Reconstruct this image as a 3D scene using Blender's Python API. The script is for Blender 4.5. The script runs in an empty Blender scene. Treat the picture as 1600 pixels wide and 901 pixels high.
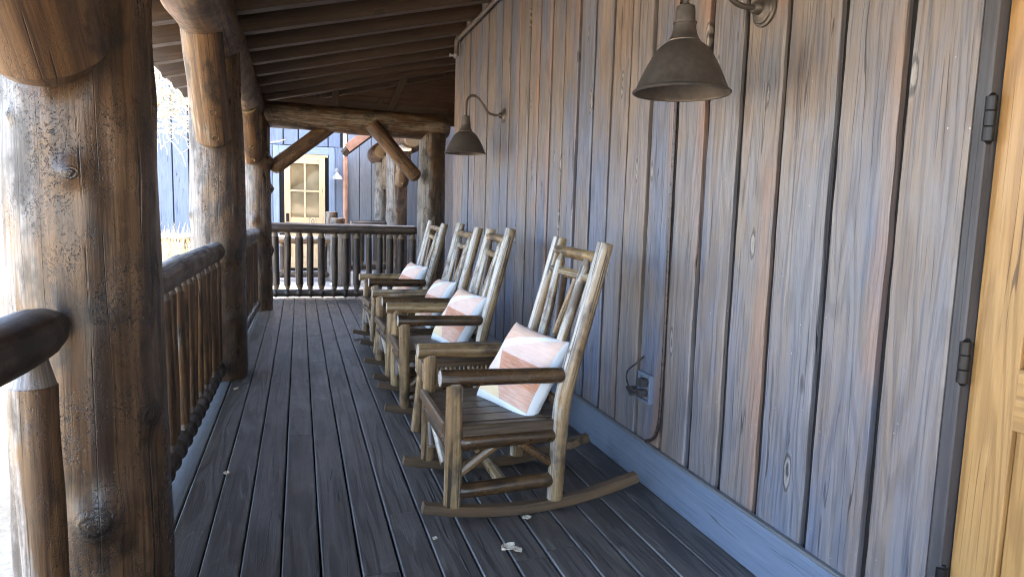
import bpy, math, random
from mathutils import Vector, Matrix, noise as mn
R = math.radians
random.seed(7)
scene = bpy.context.scene
COL = scene.collection

# ------------------------------------------------------------------ tagging
def tag(o, label=None, cat=None, group=None, kind=None):
    if label: o['label'] = label
    if cat: o['category'] = cat
    if group: o['group'] = group
    if kind: o['kind'] = kind
    return o

def empty(name, loc, label=None, cat=None, group=None):
    o = bpy.data.objects.new(name, None)
    o.empty_display_size = 0.1
    COL.objects.link(o)
    o.location = loc
    return tag(o, label, cat, group)

def copy_tree(o, parent=None):
    c = o.copy()
    COL.objects.link(c)
    if parent is not None:
        c.parent = parent
    for ch in list(o.children):
        copy_tree(ch, c)
    return c

# ------------------------------------------------------------------ mesh builder
class MB:
    """collects shapes; every vertex carries lc (wood coordinates in metres, z along the grain)
    and aux = (random per piece, position across the piece 0..1, wear, end grain / knot)"""
    def __init__(self):
        self.v = []; self.f = []; self.lc = []; self.aux = []

    def add(self, verts, faces, lc=None, aux=None):
        b = len(self.v)
        self.v += [tuple(p) for p in verts]
        self.f += [tuple(i + b for i in fc) for fc in faces]
        self.lc += [tuple(p) for p in (lc if lc else verts)]
        self.aux += aux if aux else [(0.5, 0.5, 0.0, 0.0)] * len(verts)

    def log(self, pts, r, segs=20, step=0.05, rough=0.03, seed=None, ends=('flat', 'flat'), knots=(), wear=None, rfun=None, bend=0.0, ridge=0.0):
        """a log along a polyline; r is a number or one radius per point"""
        seed = random.random() * 1000 if seed is None else seed
        rnd = (seed * 7.31) % 1.0
        off = Vector(((seed * 13.7) % 50, (seed * 5.3) % 50, (seed * 9.1) % 50))
        P = [Vector(p) for p in pts]
        if not hasattr(r, '__len__'): r = [r] * len(P)
        L = [0]
        for a, b in zip(P, P[1:]): L.append(L[-1] + (b - a).length)
        tot = L[-1]
        def samp(s):
            for i in range(len(P) - 1):
                if s <= L[i + 1] or i == len(P) - 2:
                    t = (s - L[i]) / max(L[i + 1] - L[i], 1e-9)
                    return P[i].lerp(P[i + 1], t), r[i] + (r[i + 1] - r[i]) * t
        def smooth_samp(s):
            if len(P) == 2: return samp(min(max(s, 0), tot))
            h = min(0.06 * tot, 0.08); acc = Vector((0, 0, 0)); ra = 0
            for k in (-1, -.5, 0, .5, 1):
                q = min(max(s + k * h * min(1, s / h, (tot - s) / h) if h > 0 else s, 0), tot)
                p_, r_ = samp(q); acc += p_; ra += r_
            return acc / 5, ra / 5
        n = max(2, int(tot / step) + 1)
        prof = []                                   # (s, scale)
        r0, r1 = r[0], r[-1]
        def endprof(kind, rr):
            if kind == 'round': return [(rr * 0.9 * (1 - math.sin(a)), math.cos(a)) for a in (R(80), R(60), R(40), R(20))]
            if kind == 'point': return [(0, .42), (rr * .25, .55), (rr * 1.7, .93)]
            if kind == 'tenon': return [(0, .35), (rr * .6, .62), (rr * 1.5, .86), (rr * 2.6, .98)]
            if kind == 'blunt': return [(0, .62), (rr * .25, .80), (rr * .7, .95)]
            return [(0, .9), (rr * .1, .99)]
        e0 = endprof(ends[0], r0); e1 = endprof(ends[1], r1)
        prof += e0
        a0 = e0[-1][0] + .004; a1 = tot - e1[-1][0] - .004
        for i in range(n): prof.append((a0 + (a1 - a0) * i / (n - 1), 1.0))
        prof += [(tot - s, k) for s, k in reversed(e1)]
        V = []; LC = []; A = []; F = []
        T = (P[1] - P[0]).normalized()
        ref = Vector((0, 0, 1)) if abs(T.z) < .9 else Vector((1, 0, 0))
        ex = (ref - T * ref.dot(T)).normalized()
        bdir = Vector((math.sin(seed), math.cos(seed * 1.3), math.sin(seed * 2.1)))
        last = len(prof) - 1
        for j, (s, k) in enumerate(prof):
            c, rr = smooth_samp(s)
            c2, _ = smooth_samp(min(s + .01, tot)); c1, _ = smooth_samp(max(s - .01, 0))
            T = (c2 - c1).normalized() if (c2 - c1).length > 1e-6 else T
            ex = (ex - T * ex.dot(T)).normalized(); ey = T.cross(ex)
            if bend:
                w = math.sin(math.pi * s / tot)
                c = c + (bdir - T * bdir.dot(T)) * bend * w + ex * bend * .5 * math.sin(7 * s + seed)
            if rfun: rr = rr * rfun(s)
            for i in range(segs):
                th = 2 * math.pi * i / segs
                ct, st = math.cos(th), math.sin(th)
                q = Vector((ct * 1.3, st * 1.3, s * 1.1)) + off
                d = 1 + rough * 2 * mn.noise(q) + rough * mn.noise(Vector((ct * 3, st * 3, s * 5)) + off)
                if ridge: d += ridge * mn.noise(Vector((ct * 6, st * 6, s * .6)) + off)
                kn = 0.0
                rad = rr * d
                for (ks, kth, ksz, kh) in knots:
                    dth = (th - kth + math.pi) % (2 * math.pi) - math.pi
                    d2 = ((dth * rr) ** 2 + (s - ks) ** 2) / (ksz * ksz)
                    if d2 < 9:
                        rad += kh * math.exp(-d2 * 1.2)
                        kn = max(kn, math.exp(-d2 * 1.6))
                rad *= k
                dirv = ex * ct + ey * st
                V.append(c + dirv * rad)
                LC.append(Vector((rr * ct, rr * st, s)) + off)
                A.append((rnd, i / segs, dirv.dot(wear) if wear else 0.0, kn if kn > 0 else (-1.0 if j in (0, last) else (-.62 if (j < 3 and ends[0] == 'point') or (j > last - 3 and ends[1] == 'point') else 0.0))))
        m = len(prof)
        for j in range(m - 1):
            for i in range(segs):
                i2 = (i + 1) % segs
                F.append((j * segs + i, j * segs + i2, (j + 1) * segs + i2, (j + 1) * segs + i))
        for j, rev in ((0, True), (m - 1, False)):
            idx = [j * segs + i for i in range(segs)]
            cc = sum((V[q] for q in idx), Vector()) / segs
            cs = prof[j][0]
            b = len(V); 
            ring = [V[q] for q in idx]
            for p in ring: V.append(p)
            for q in idx: LC.append(LC[q] + Vector((0, 0, 0)))
            for q in idx: A.append((rnd, .5, 0, -1.0))
            V.append(cc); LC.append(Vector((0, 0, cs)) + off); A.append((rnd, .5, 0, -1.0))
            for i in range(segs):
                i2 = (i + 1) % segs
                t = (b + i, b + i2, b + segs)
                F.append(t[::-1] if rev else t)
        self.add(V, F, LC, A)
        return self

    def prism(self, poly, o, ex, ey, ez, length, nseg=1, seed=None, jit=None, jscale=3.0, across=0, rnd=None):
        """cross-section poly [(x,y)] swept along ez; jit = list of per-vertex edge wobble (dx) amounts"""
        seed = random.random() * 1000 if seed is None else seed
        rnd = (seed * 7.31) % 1.0 if rnd is None else rnd
        off = Vector(((seed * 3.7) % 60, (seed * 5.3) % 60, (seed * 9.1) % 60))
        o = Vector(o); ex = Vector(ex); ey = Vector(ey); ez = Vector(ez)
        n = len(poly); xs = [p[across] for p in poly]; x0, x1 = min(xs), max(xs)
        V = []; LC = []; A = []; F = []
        for j in range(nseg + 1):
            s = length * j / nseg
            for i, (x, y) in enumerate(poly):
                dx = 0
                if jit and jit[i]:
                    dx = jit[i] * (mn.noise(Vector((s * jscale, seed + (0 if x > (x0 + x1) / 2 else 9), 0))) + .6 * mn.noise(Vector((s * jscale * 4, seed, 5 if x > 0 else 8))))
                V.append(o + ex * (x + dx) + ey * y + ez * s)
                LC.append(Vector((x, y, s)) + off)
                A.append((rnd, (poly[i][across] - x0) / max(x1 - x0, 1e-6), 0.0, 0.0))
        for j in range(nseg):
            for i in range(n):
                i2 = (i + 1) % n
                F.append((j * n + i, j * n + i2, (j + 1) * n + i2, (j + 1) * n + i))
        F.append(tuple(reversed(range(n)))); F.append(tuple(nseg * n + i for i in range(n)))
        self.add(V, F, LC, A)
        return self

    def box(self, lo, hi, grain='z', ch=0.004, seed=None, rnd=None, nseg=1):
        """chamfered box, grain along x, y or z"""
        lo = Vector(lo); hi = Vector(hi); d = hi - lo
        ax = {'x': ((0, 1, 0), (0, 0, 1), (1, 0, 0), d.y, d.z, d.x),
              'y': ((0, 0, 1), (1, 0, 0), (0, 1, 0), d.z, d.x, d.y),
              'z': ((1, 0, 0), (0, 1, 0), (0, 0, 1), d.x, d.y, d.z)}[grain]
        ex, ey, ez, w, h, l = ax
        c = min(ch, w * .3, h * .3)
        poly = [(c, 0), (w - c, 0), (w, c), (w, h - c), (w - c, h), (c, h), (0, h - c), (0, c)]
        return self.prism(poly, lo, ex, ey, ez, l, nseg, seed, rnd=rnd)

    def bar(self, p0, p1, w, h, up=(0, 0, 1), ch=0.003, seed=None):
        p0 = Vector(p0); p1 = Vector(p1); ez = (p1 - p0).normalized()
        ey = Vector(up); ey = (ey - ez * ey.dot(ez)).normalized(); ex = ey.cross(ez)
        a, b, c = w / 2, h / 2, min(ch, w * .3, h * .3)
        poly = [(-a + c, -b), (a - c, -b), (a, -b + c), (a, b - c), (a - c, b), (-a + c, b), (-a, b - c), (-a, -b + c)]
        return self.prism(poly, p0, ex, ey, ez, (p1 - p0).length, 1, seed)

    def lathe(self, prof, o, axis=(0, 0, 1), segs=48, cap=True):
        o = Vector(o); ez = Vector(axis).normalized()
        ex = Vector((1, 0, 0)) if abs(ez.x) < .9 else Vector((0, 1, 0))
        ex = (ex - ez * ex.dot(ez)).normalized(); ey = ez.cross(ex)
        V = []; F = []
        for (r, z) in prof:
            for i in range(segs):
                t = 2 * math.pi * i / segs
                V.append(o + ez * z + (ex * math.cos(t) + ey * math.sin(t)) * r)
        for j in range(len(prof) - 1):
            for i in range(segs):
                i2 = (i + 1) % segs
                F.append((j * segs + i, j * segs + i2, (j + 1) * segs + i2, (j + 1) * segs + i))
        if cap:
            F.append(tuple(reversed(range(segs)))); F.append(tuple((len(prof) - 1) * segs + i for i in range(segs)))
        self.add(V, F)
        return self

    def tube(self, pts, r, segs=10, step=0.02):
        """a plain smooth pipe through points (Catmull-Rom)"""
        P = [Vector(p) for p in pts]
        Q = [P[0] * 2 - P[1]] + P + [P[-1] * 2 - P[-2]]
        path = []
        for i in range(1, len(Q) - 2):
            a, b, c, d = Q[i - 1:i + 3]
            k = max(2, int((c - b).length / step))
            for j in range(k):
                t = j / k
                path.append(.5 * (2 * b + (c - a) * t + (2 * a - 5 * b + 4 * c - d) * t * t + (3 * b - a - 3 * c + d) * t ** 3))
        path.append(P[-1])
        V = []; F = []
        T = (path[1] - path[0]).normalized()
        ref = Vector((0, 0, 1)) if abs(T.z) < .9 else Vector((1, 0, 0))
        ex = (ref - T * ref.dot(T)).normalized()
        for j, c in enumerate(path):
            T = (path[min(j + 1, len(path) - 1)] - path[max(j - 1, 0)]).normalized()
            ex = (ex - T * ex.dot(T)).normalized(); ey = T.cross(ex)
            for i in range(segs):
                t = 2 * math.pi * i / segs
                V.append(c + (ex * math.cos(t) + ey * math.sin(t)) * r)
        for j in range(len(path) - 1):
            for i in range(segs):
                i2 = (i + 1) % segs
                F.append((j * segs + i, j * segs + i2, (j + 1) * segs + i2, (j + 1) * segs + i))
        F.append(tuple(reversed(range(segs)))); F.append(tuple((len(path) - 1) * segs + i for i in range(segs)))
        self.add(V, F)
        return self

    def build(self, name, mat, parent=None, sharp=38):
        me = bpy.data.meshes.new(name)
        off = parent.matrix_basis.translation if parent is not None else Vector()
        if parent is not None and parent.parent is not None: off = off + parent.parent.matrix_basis.translation
        me.from_pydata([(x - off.x, y - off.y, z - off.z) for x, y, z in self.v], [], self.f)
        at = me.attributes.new('lc', 'FLOAT_VECTOR', 'POINT')
        at.data.foreach_set('vector', [c for p in self.lc for c in p])
        at = me.attributes.new('aux', 'FLOAT_COLOR', 'POINT')
        at.data.foreach_set('color', [c for p in self.aux for c in p])
        me.polygons.foreach_set('use_smooth', [True] * len(me.polygons))
        me.update()
        me.set_sharp_from_angle(angle=R(sharp))
        me.materials.append(mat)
        o = bpy.data.objects.new(name, me)
        COL.objects.link(o)
        if parent is not None: o.parent = parent
        return o

# ------------------------------------------------------------------ shader helper
class Sh:
    def __init__(self, name):
        self.m = bpy.data.materials.new(name); self.m.use_nodes = True
        self.t = self.m.node_tree; self.t.nodes.clear()
        self.out = self.t.nodes.new('ShaderNodeOutputMaterial')
        self.b = self.t.nodes.new('ShaderNodeBsdfPrincipled')
        self.t.links.new(self.b.outputs[0], self.out.inputs[0])
        self._lc = self._aux = None
    def put(self, sock, v):
        if hasattr(v, 'is_linked'): self.t.links.new(v, sock)
        elif v is not None:
            if hasattr(sock.default_value, '__len__') and hasattr(v, '__len__') and len(sock.default_value) == 4 and len(v) == 3: v = (*v, 1)
            sock.default_value = v
    def set(self, **k):
        for a, v in k.items(): self.put(self.b.inputs[a.replace('_', ' ')], v)
        return self.m
    def lc(self):
        if not self._lc:
            n = self.t.nodes.new('ShaderNodeAttribute'); n.attribute_name = 'lc'; self._lc = n.outputs['Vector']
        return self._lc
    def aux(self):
        if not self._aux:
            n = self.t.nodes.new('ShaderNodeAttribute'); n.attribute_name = 'aux'
            s = self.t.nodes.new('ShaderNodeSeparateColor'); self.t.links.new(n.outputs['Color'], s.inputs[0])
            self._aux = (s.outputs[0], s.outputs[1], s.outputs[2], n.outputs['Alpha'])
        return self._aux
    def coord(self, w='Object'):
        return self.t.nodes.new('ShaderNodeTexCoord').outputs[w]
    def m_(self, op, a, b=None, c=None, clamp=False):
        n = self.t.nodes.new('ShaderNodeMath'); n.operation = op; n.use_clamp = clamp
        self.put(n.inputs[0], a)
        if b is not None: self.put(n.inputs[1], b)
        if c is not None: self.put(n.inputs[2], c)
        return n.outputs[0]
    def mul(self, a, b): return self.m_('MULTIPLY', a, b)
    def addm(self, a, b): return self.m_('ADD', a, b)
    def sub(self, a, b): return self.m_('SUBTRACT', a, b)
    def vm(self, op, a, b):
        n = self.t.nodes.new('ShaderNodeVectorMath'); n.operation = op
        self.put(n.inputs[0], a); self.put(n.inputs[1], b)
        return n.outputs[0]
    def sep(self, v):
        n = self.t.nodes.new('ShaderNodeSeparateXYZ'); self.put(n.inputs[0], v); return n.outputs
    def comb(self, x, y, z):
        n = self.t.nodes.new('ShaderNodeCombineXYZ')
        for i, q in enumerate((x, y, z)): self.put(n.inputs[i], q)
        return n.outputs[0]
    def noise(self, vec, sc=(1, 1, 1), detail=3, rough=.5, dist=0.0, scale=1.0):
        v = self.vm('MULTIPLY', vec, tuple(sc)) if sc != (1, 1, 1) else vec
        n = self.t.nodes.new('ShaderNodeTexNoise')
        self.put(n.inputs['Vector'], v); n.inputs['Scale'].default_value = scale
        n.inputs['Detail'].default_value = detail; n.inputs['Roughness'].default_value = rough
        n.inputs['Distortion'].default_value = dist
        return n.outputs[0]
    def vor(self, vec, scale, feature='F1', rand=1.0):
        n = self.t.nodes.new('ShaderNodeTexVoronoi'); n.feature = feature
        self.put(n.inputs['Vector'], vec); n.inputs['Scale'].default_value = scale
        n.inputs['Randomness'].default_value = rand
        return n.outputs[0]
    def ss(self, x, a, b, lo=0.0, hi=1.0):
        n = self.t.nodes.new('ShaderNodeMapRange'); n.interpolation_type = 'SMOOTHSTEP'
        self.put(n.inputs[0], x)
        for i, q in enumerate((a, b, lo, hi)): n.inputs[i + 1].default_value = q
        return n.outputs[0]
    def mix(self, f, a, b, mode='MIX'):
        n = self.t.nodes.new('ShaderNodeMix'); n.data_type = 'RGBA'; n.blend_type = mode
        self.put(n.inputs[0], f); self.put(n.inputs[6], a); self.put(n.inputs[7], b)
        return n.outputs[2]
    def line(self, x, w, soft=2.0, c=.5):
        """1 on the contour x==c, width w"""
        d = self.m_('ABSOLUTE', self.sub(x, c))
        return self.ss(d, w, w * soft, 1.0, 0.0)
    def bump(self, h, strength=.5, dist=.01, nrm=None):
        n = self.t.nodes.new('ShaderNodeBump'); n.inputs['Strength'].default_value = strength
        n.inputs['Distance'].default_value = dist
        self.put(n.inputs['Height'], h)
        if nrm is not None: self.put(n.inputs['Normal'], nrm)
        return n.outputs[0]

def simple(name, col, rough=.6, metal=0.0, var=.15, sc=12, bump=.0):
    s = Sh(name); o = s.coord()
    n = s.noise(o, detail=5, scale=sc, rough=.6)
    c = s.mix(s.ss(n, .3, .7), tuple(x * (1 - var) for x in col), tuple(min(1, x * (1 + var)) for x in col))
    nr = s.bump(n, bump, .004) if bump else None
    return s.set(Base_Color=c, Roughness=s.ss(n, .2, .8, rough - .08, rough + .08), Metallic=metal, Normal=nr)

def log_mat(name, grey, honey, brown, dark, rough=.42, wear_amt=.0, worm=0.0, greybias=0.0, endc=(.30, .22, .13), fine=1.0):
    s = Sh(name); lc = s.lc(); rnd, acr, wear, kn = s.aux()
    big = s.noise(lc, (5, 5, 1.3), 4, .6, .6)
    st = s.noise(lc, (22, 22, .9), 4, .6, .4)
    fin = s.noise(lc, (85, 85, 3.2), 4, .68)
    blot = s.noise(lc, (9, 9, 5), 5, .65)
    c = s.mix(s.ss(s.addm(s.mul(st, .65), s.mul(big, .35)), .36, .64), brown, honey)
    # greyish patches: weathered side on posts and rails, painted sky light on chair backs
    wv = s.addm(s.addm(s.mul(big, .8), s.mul(blot, .5)), s.addm(s.mul(wear, wear_amt), s.mul(s.sub(rnd, .5), .25)))
    wv = s.addm(wv, s.addm(s.mul(s.sub(st, .5), .55), s.mul(s.sub(fin, .5), .30)))
    gm = s.ss(wv, .78 - greybias, .96 - greybias)
    gcol = s.mix(s.ss(fin, .3, .7), tuple(x * .72 for x in grey), grey)
    c = s.mix(gm, c, gcol)
    # darker stain blotches and grain
    c = s.mix(s.ss(blot, .47, .66, 0, .85), c, dark)
    c = s.mix(s.ss(fin, .30, .58, .7 * fine, 0.0), c, dark)
    crk = s.noise(lc, (13, 13, .22), 1, .5, .15)
    crm = s.mul(s.line(crk, .0055, 2.0), s.ss(big, .46, .53))
    h = s.addm(s.mul(fin, .35), s.mul(st, .5))
    h = s.sub(h, s.mul(crm, 1.4))
    c = s.mix(s.mul(crm, .85), c, (.010, .008, .006))
    if worm > 0:
        w1 = s.noise(lc, (62, 62, 70), 2.0, .55, 1.2)
        br = s.noise(lc, (95, 95, 80), 2, .5)
        zone = s.ss(s.noise(lc, (9, 9, 4), 3), .42, .60)
        wl = s.mul(s.mul(s.line(w1, .020, 2.2), s.ss(br, .45, .56)), zone)
        h = s.sub(h, s.mul(wl, 1.1 * worm))
        c = s.mix(s.mul(wl, .8 * worm), c, tuple(x * .35 for x in dark))
    knm = s.ss(kn, .3, .85)
    kr = s.m_('SINE', s.addm(s.mul(kn, 24.0), s.mul(s.noise(lc, (45, 45, 45), 3, .6), 9.0)))
    c = s.mix(s.mul(knm, .9), c, s.mix(s.ss(kr, -1, 1), tuple(x * .45 for x in dark), tuple(x * 1.6 for x in dark)))
    h = s.addm(h, s.mul(s.mul(kr, knm), .25))
    endm = s.ss(kn, -.9, -.2, 1.0, 0.0)
    rings = s.m_('SINE', s.mul(s.m_('MODULO', s.noise(lc, (30, 30, 1), 2), 1.0), 60.0))
    c = s.mix(endm, c, s.mix(s.ss(rings, -1, 1), tuple(x * .6 for x in endc), endc))
    nr = s.bump(h, .55, .006)
    ro = s.addm(s.mul(gm, .16), s.ss(blot, .3, .7, rough - .06, rough + .1))
    return s.set(Base_Color=c, Roughness=ro, Normal=nr, Specular_IOR_Level=.5)

def plank_mat(name, base, alt, streak, dark, rough=.55, rings=1.0, bumpk=.5, knots=True, speck=0.0, edge_red=None, ringd=70.0, ringc=.5, streakc=.8, stain=None, edgewear=None, pale=None):
    s = Sh(name); lc = s.lc(); rnd, acr, wear, kn = s.aux()
    big = s.noise(lc, (7, 7, .55), 4, .6, .5)
    mid = s.noise(lc, (34, 34, 1.3), 5, .66, .3)
    fin = s.noise(lc, (105, 105, 2.6), 4, .7)
    blo = s.noise(lc, (5, 5, 2.2), 5, .68, .4)
    x = s.sep(lc)
    warp = s.noise(lc, (5, 5, .45), 2, .5)
    ring = s.m_('SINE', s.mul(s.addm(s.mul(warp, 1.25), s.mul(x[0], .55)), ringd))
    ring = s.ss(ring, -.2, .95)
    c = s.mix(s.ss(s.addm(s.mul(big, .6), s.mul(blo, .4)), .38, .62), base, alt)
    c = s.mix(s.ss(s.addm(rnd, s.mul(s.sub(mid, .5), .6)), .25, 1.1, 0, .55), c, alt)
    if stain:
        sn = s.noise(lc, (3.2, 3.2, .8), 4, .6, .5)
        c = s.mix(s.ss(s.addm(sn, s.mul(s.sub(rnd, .5), .25)), .46, .66, 0, .85), c, stain)
    c = s.mix(s.ss(mid, .55, .72, 0, streakc), c, streak)
    if stain: c = s.mix(s.ss(s.noise(lc, (60, 60, 1.6), 3, .6, .2), .56, .68, 0, .7), c, tuple(q * .55 for q in stain))
    if pale:
        thin = s.m_('SINE', s.mul(s.addm(s.mul(s.noise(lc, (4, 4, .5), 3, .55), 1.3), s.mul(x[0], .7)), 90.0))
        zn = s.ss(s.noise(lc, (6, 6, 1.0), 3, .6), .50, .62)
        c = s.mix(s.mul(s.mul(s.ss(thin, .72, .95), zn), .65), c, pale)
        sc_ = s.line(s.noise(lc, (5, 5, 3.5), 3, .6, 1.5), .004, 2.0)
        c = s.mix(s.mul(sc_, s.ss(s.noise(lc, (3, 3, 2), 2), .52, .62, 0, .5)), c, pale)
        c = s.mix(s.ss(s.noise(lc, (4, 4, 1.5), 5, .72), .47, .72, 0, .6), c, tuple(q * .75 for q in pale))
    if edgewear:  # pale board rims paint the sky's shine on the chamfers
        ed = s.m_('ABSOLUTE', s.sub(acr, .5))
        ew = s.ss(s.addm(ed, s.mul(s.sub(big, .5), .02)), .462, .478)
        c = s.mix(s.mul(ew, .8), c, edgewear)
    c = s.mix(s.mul(ring, ringc * rings), c, dark)
    c = s.mix(s.ss(fin, .30, .52, .5, 0), c, dark)
    if edge_red:
        e = s.ss(s.addm(acr, s.mul(s.sub(big, .5), .9)), .62, .95)
        pick = s.mul(s.ss(s.m_('FRACT', s.mul(rnd, 7.7)), .35, .7), s.ss(s.noise(lc, (2.5, 2.5, 1.1), 3), .36, .56))
        c = s.mix(s.mul(s.mul(e, pick), .6), c, s.mix(s.ss(fin, .3, .6), tuple(q * .6 for q in edge_red), edge_red))
    spl = s.line(s.noise(lc, (24, 24, .55), 1, .5, .1), .004, 2.2)
    spl = s.mul(spl, s.ss(s.noise(lc, (5, 5, 1.4), 3, .6), .50, .60))
    c = s.mix(s.mul(spl, .8), c, tuple(q * .35 for q in dark))
    h = s.addm(s.mul(fin, .4), s.sub(s.mul(mid, .5), s.mul(ring, .35 * rings)))
    h = s.sub(h, s.mul(spl, .9))
    if knots:
        kv = s.vm('MULTIPLY', lc, (6.5, 1.0, 1.7))
        kd = s.addm(s.vor(kv, 1.0), s.mul(s.sub(s.noise(lc, (40, 40, 14), 3, .6), .5), .09))
        km = s.ss(kd, .10, .17, 1, 0)
        kr = s.m_('SINE', s.mul(kd, 90.0))
        c = s.mix(s.mul(km, .8), c, s.mix(s.ss(kr, -1, 1), tuple(q * .5 for q in dark), streak))
    if speck:
        sp = s.ss(s.vor(s.vm('MULTIPLY', lc, (1, 1, .8)), 23.0), .035, .05, 1, 0)
        pk = s.ss(s.noise(lc, (2, 2, 1.2), 2), .48, .6)
        c = s.mix(s.mul(s.mul(sp, pk), speck), c, (.55, .56, .58))
    nr = s.bump(h, bumpk, .004)
    return s.set(Base_Color=c, Roughness=s.ss(blo, .3, .7, rough - .1, rough + .1), Normal=nr)

# ------------------------------------------------------------------ materials
M = {}
M['post'] = log_mat('weathered_log', (.21, .198, .186), (.155, .088, .044), (.055, .031, .017), (.016, .011, .008), .30, wear_amt=.44, worm=1.15, greybias=.02)
M['beam'] = log_mat('roof_log', (.27, .23, .18), (.175, .097, .042), (.07, .037, .018), (.021, .013, .009), .5, wear_amt=.25, worm=.3, greybias=-.06)
M['rail'] = log_mat('rail_log', (.36, .33, .285), (.20, .115, .055), (.08, .043, .021), (.024, .015, .010), .36, wear_amt=.45, greybias=.22)
M['baluster'] = log_mat('baluster_wood', (.28, .26, .24), (.20, .105, .04), (.065, .033, .015), (.018, .011, .007), .34, wear_amt=.2, worm=.5, greybias=.03, endc=(.27, .25, .23))
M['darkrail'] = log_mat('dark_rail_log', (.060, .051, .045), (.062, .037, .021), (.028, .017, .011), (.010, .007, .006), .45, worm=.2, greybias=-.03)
M['chair'] = log_mat('peeled_pine', (.46, .41, .33), (.37, .255, .125), (.18, .108, .050), (.036, .022, .012), .30, wear_amt=.12, greybias=.07, fine=.9, endc=(.55, .47, .38))
M['chairback'] = log_mat('pale_peeled_pine', (.50, .46, .40), (.40, .29, .16), (.23, .14, .065), (.06, .036, .02), .30, wear_amt=.42, greybias=.10, fine=.8, endc=(.22, .17, .13))  # pale tone and its side bias paint sky light on the backs
M['chairdark'] = log_mat('dark_varnished_pine', (.17, .12, .075), (.125, .068, .028), (.05, .027, .013), (.014, .009, .006), .28, greybias=-.02, endc=(.55, .51, .46))
M['seat'] = plank_mat('seat_slat', (.085, .055, .033), (.055, .037, .024), (.13, .085, .05), (.02, .014, .01), .36, rings=.6)
M['rocker'] = plank_mat('rocker_wood', (.13, .078, .041), (.09, .056, .031), (.20, .125, .07), (.04, .027, .017), .42, rings=.7)
M['siding'] = plank_mat('stained_siding', (.168, .168, .188), (.205, .162, .132), (.29, .268, .25), (.050, .045, .051), .46, rings=.7, edge_red=(.30, .18, .13), bumpk=.8, speck=.7, ringc=.38, streakc=.55, stain=(.122, .15, .22))
M['baseboard'] = plank_mat('blue_baseboard', (.155, .195, .27), (.135, .17, .24), (.20, .23, .28), (.08, .10, .135), .5, rings=.15, knots=False, speck=.4)
M['farwall'] = plank_mat('blue_siding', (.145, .185, .255), (.125, .16, .225), (.19, .225, .29), (.045, .056, .08), .6, rings=.2, knots=False)
M['wing'] = plank_mat('pale_wing_siding', (.17, .19, .22), (.145, .16, .185), (.21, .22, .24), (.06, .065, .075), .6, rings=.2, knots=False)
M['surround'] = plank_mat('blue_door_surround', (.21, .265, .36), (.19, .24, .33), (.25, .30, .38), (.09, .115, .155), .6, rings=.2, knots=False)
M['deck'] = plank_mat('dark_deck_board', (.070, .060, .053), (.092, .079, .069), (.125, .110, .098), (.026, .022, .020), .44, rings=.9, knots=False, speck=.9, bumpk=.8, ringd=46, edgewear=(.19, .18, .17), pale=(.17, .155, .14))
M['deckedge'] = plank_mat('grey_deck_edge', (.15, .15, .155), (.12, .12, .125), (.19, .19, .19), (.07, .07, .07), .5, rings=.2, knots=False, speck=.4)
M['door'] = plank_mat('honey_pine_door', (.40, .235, .088), (.34, .19, .066), (.45, .28, .115), (.17, .085, .028), .38, rings=.8, ringd=60)
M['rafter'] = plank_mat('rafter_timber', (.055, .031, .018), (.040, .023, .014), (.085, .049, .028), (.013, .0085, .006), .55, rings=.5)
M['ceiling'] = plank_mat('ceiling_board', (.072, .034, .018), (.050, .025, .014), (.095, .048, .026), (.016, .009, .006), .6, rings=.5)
M['fardoor'] = plank_mat('far_pine_door', (.60, .43, .25), (.54, .37, .20), (.66, .50, .31), (.36, .24, .12), .5, rings=.4)
M['jamb'] = plank_mat('dark_jamb', (.055, .052, .058), (.04, .038, .043), (.09, .082, .085), (.02, .019, .021), .55, rings=.4, knots=False)
M['bronze'] = simple('aged_bronze', (.085, .074, .066), .45, .5, .16, 40, .12)
M['black'] = simple('black_iron', (.018, .017, .018), .4, .6, .3, 30)
M['greymetal'] = simple('galvanised_grey', (.28, .29, .31), .5, .4, .2, 20)
M['darkgap'] = simple('dark_backing', (.010, .009, .009), .9)
M['pipe'] = simple('painted_pipe', (.12, .10, .09), .45, .3, .25, 15)
M['cable'] = simple('brown_cable', (.035, .024, .023), .3, 0, .3, 40)
M['copper'] = simple('copper_downspout', (.34, .19, .13), .5, .1, .2, 6)
M['ground'] = None
M['concrete'] = simple('pale_concrete', (.30, .295, .29), .85, 0, .15, 3, .2)
M['roofing'] = simple('dark_shingle', (.07, .055, .045), .85, 0, .3, 5, .4)
M['leaf'] = simple('dry_leaf', (.58, .50, .38), .7, 0, .25, 60)
M['twig'] = simple('bleached_twig', (.62, .56, .44), .7, 0, .25, 9)
M['straw'] = simple('dry_straw', (.50, .40, .22), .7, 0, .35, 14)
M['glass'] = None

def ground_mat():
    s = Sh('dry_ground'); o = s.coord()
    a = s.noise(o, detail=6, scale=.8, rough=.6); b = s.noise(o, detail=4, scale=30)
    c = s.mix(s.ss(a, .35, .65), (.46, .37, .25), (.37, .29, .19))
    c = s.mix(s.ss(b, .35, .7, 0, .4), c, (.26, .20, .13))
    return s.set(Base_Color=c, Roughness=.95, Normal=s.bump(b, .4, .02))
M['ground'] = ground_mat()

def glass_mat():
    s = Sh('window_glass'); o = s.coord()
    n = s.noise(o, detail=2, scale=1.4)
    c = s.mix(s.ss(n, .4, .6), (.20, .15, .08), (.10, .075, .04))
    return s.set(Base_Color=c, Roughness=.06, Specular_IOR_Level=.6, Normal=s.bump(n, .12, .05))
M['glass'] = glass_mat()

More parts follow.
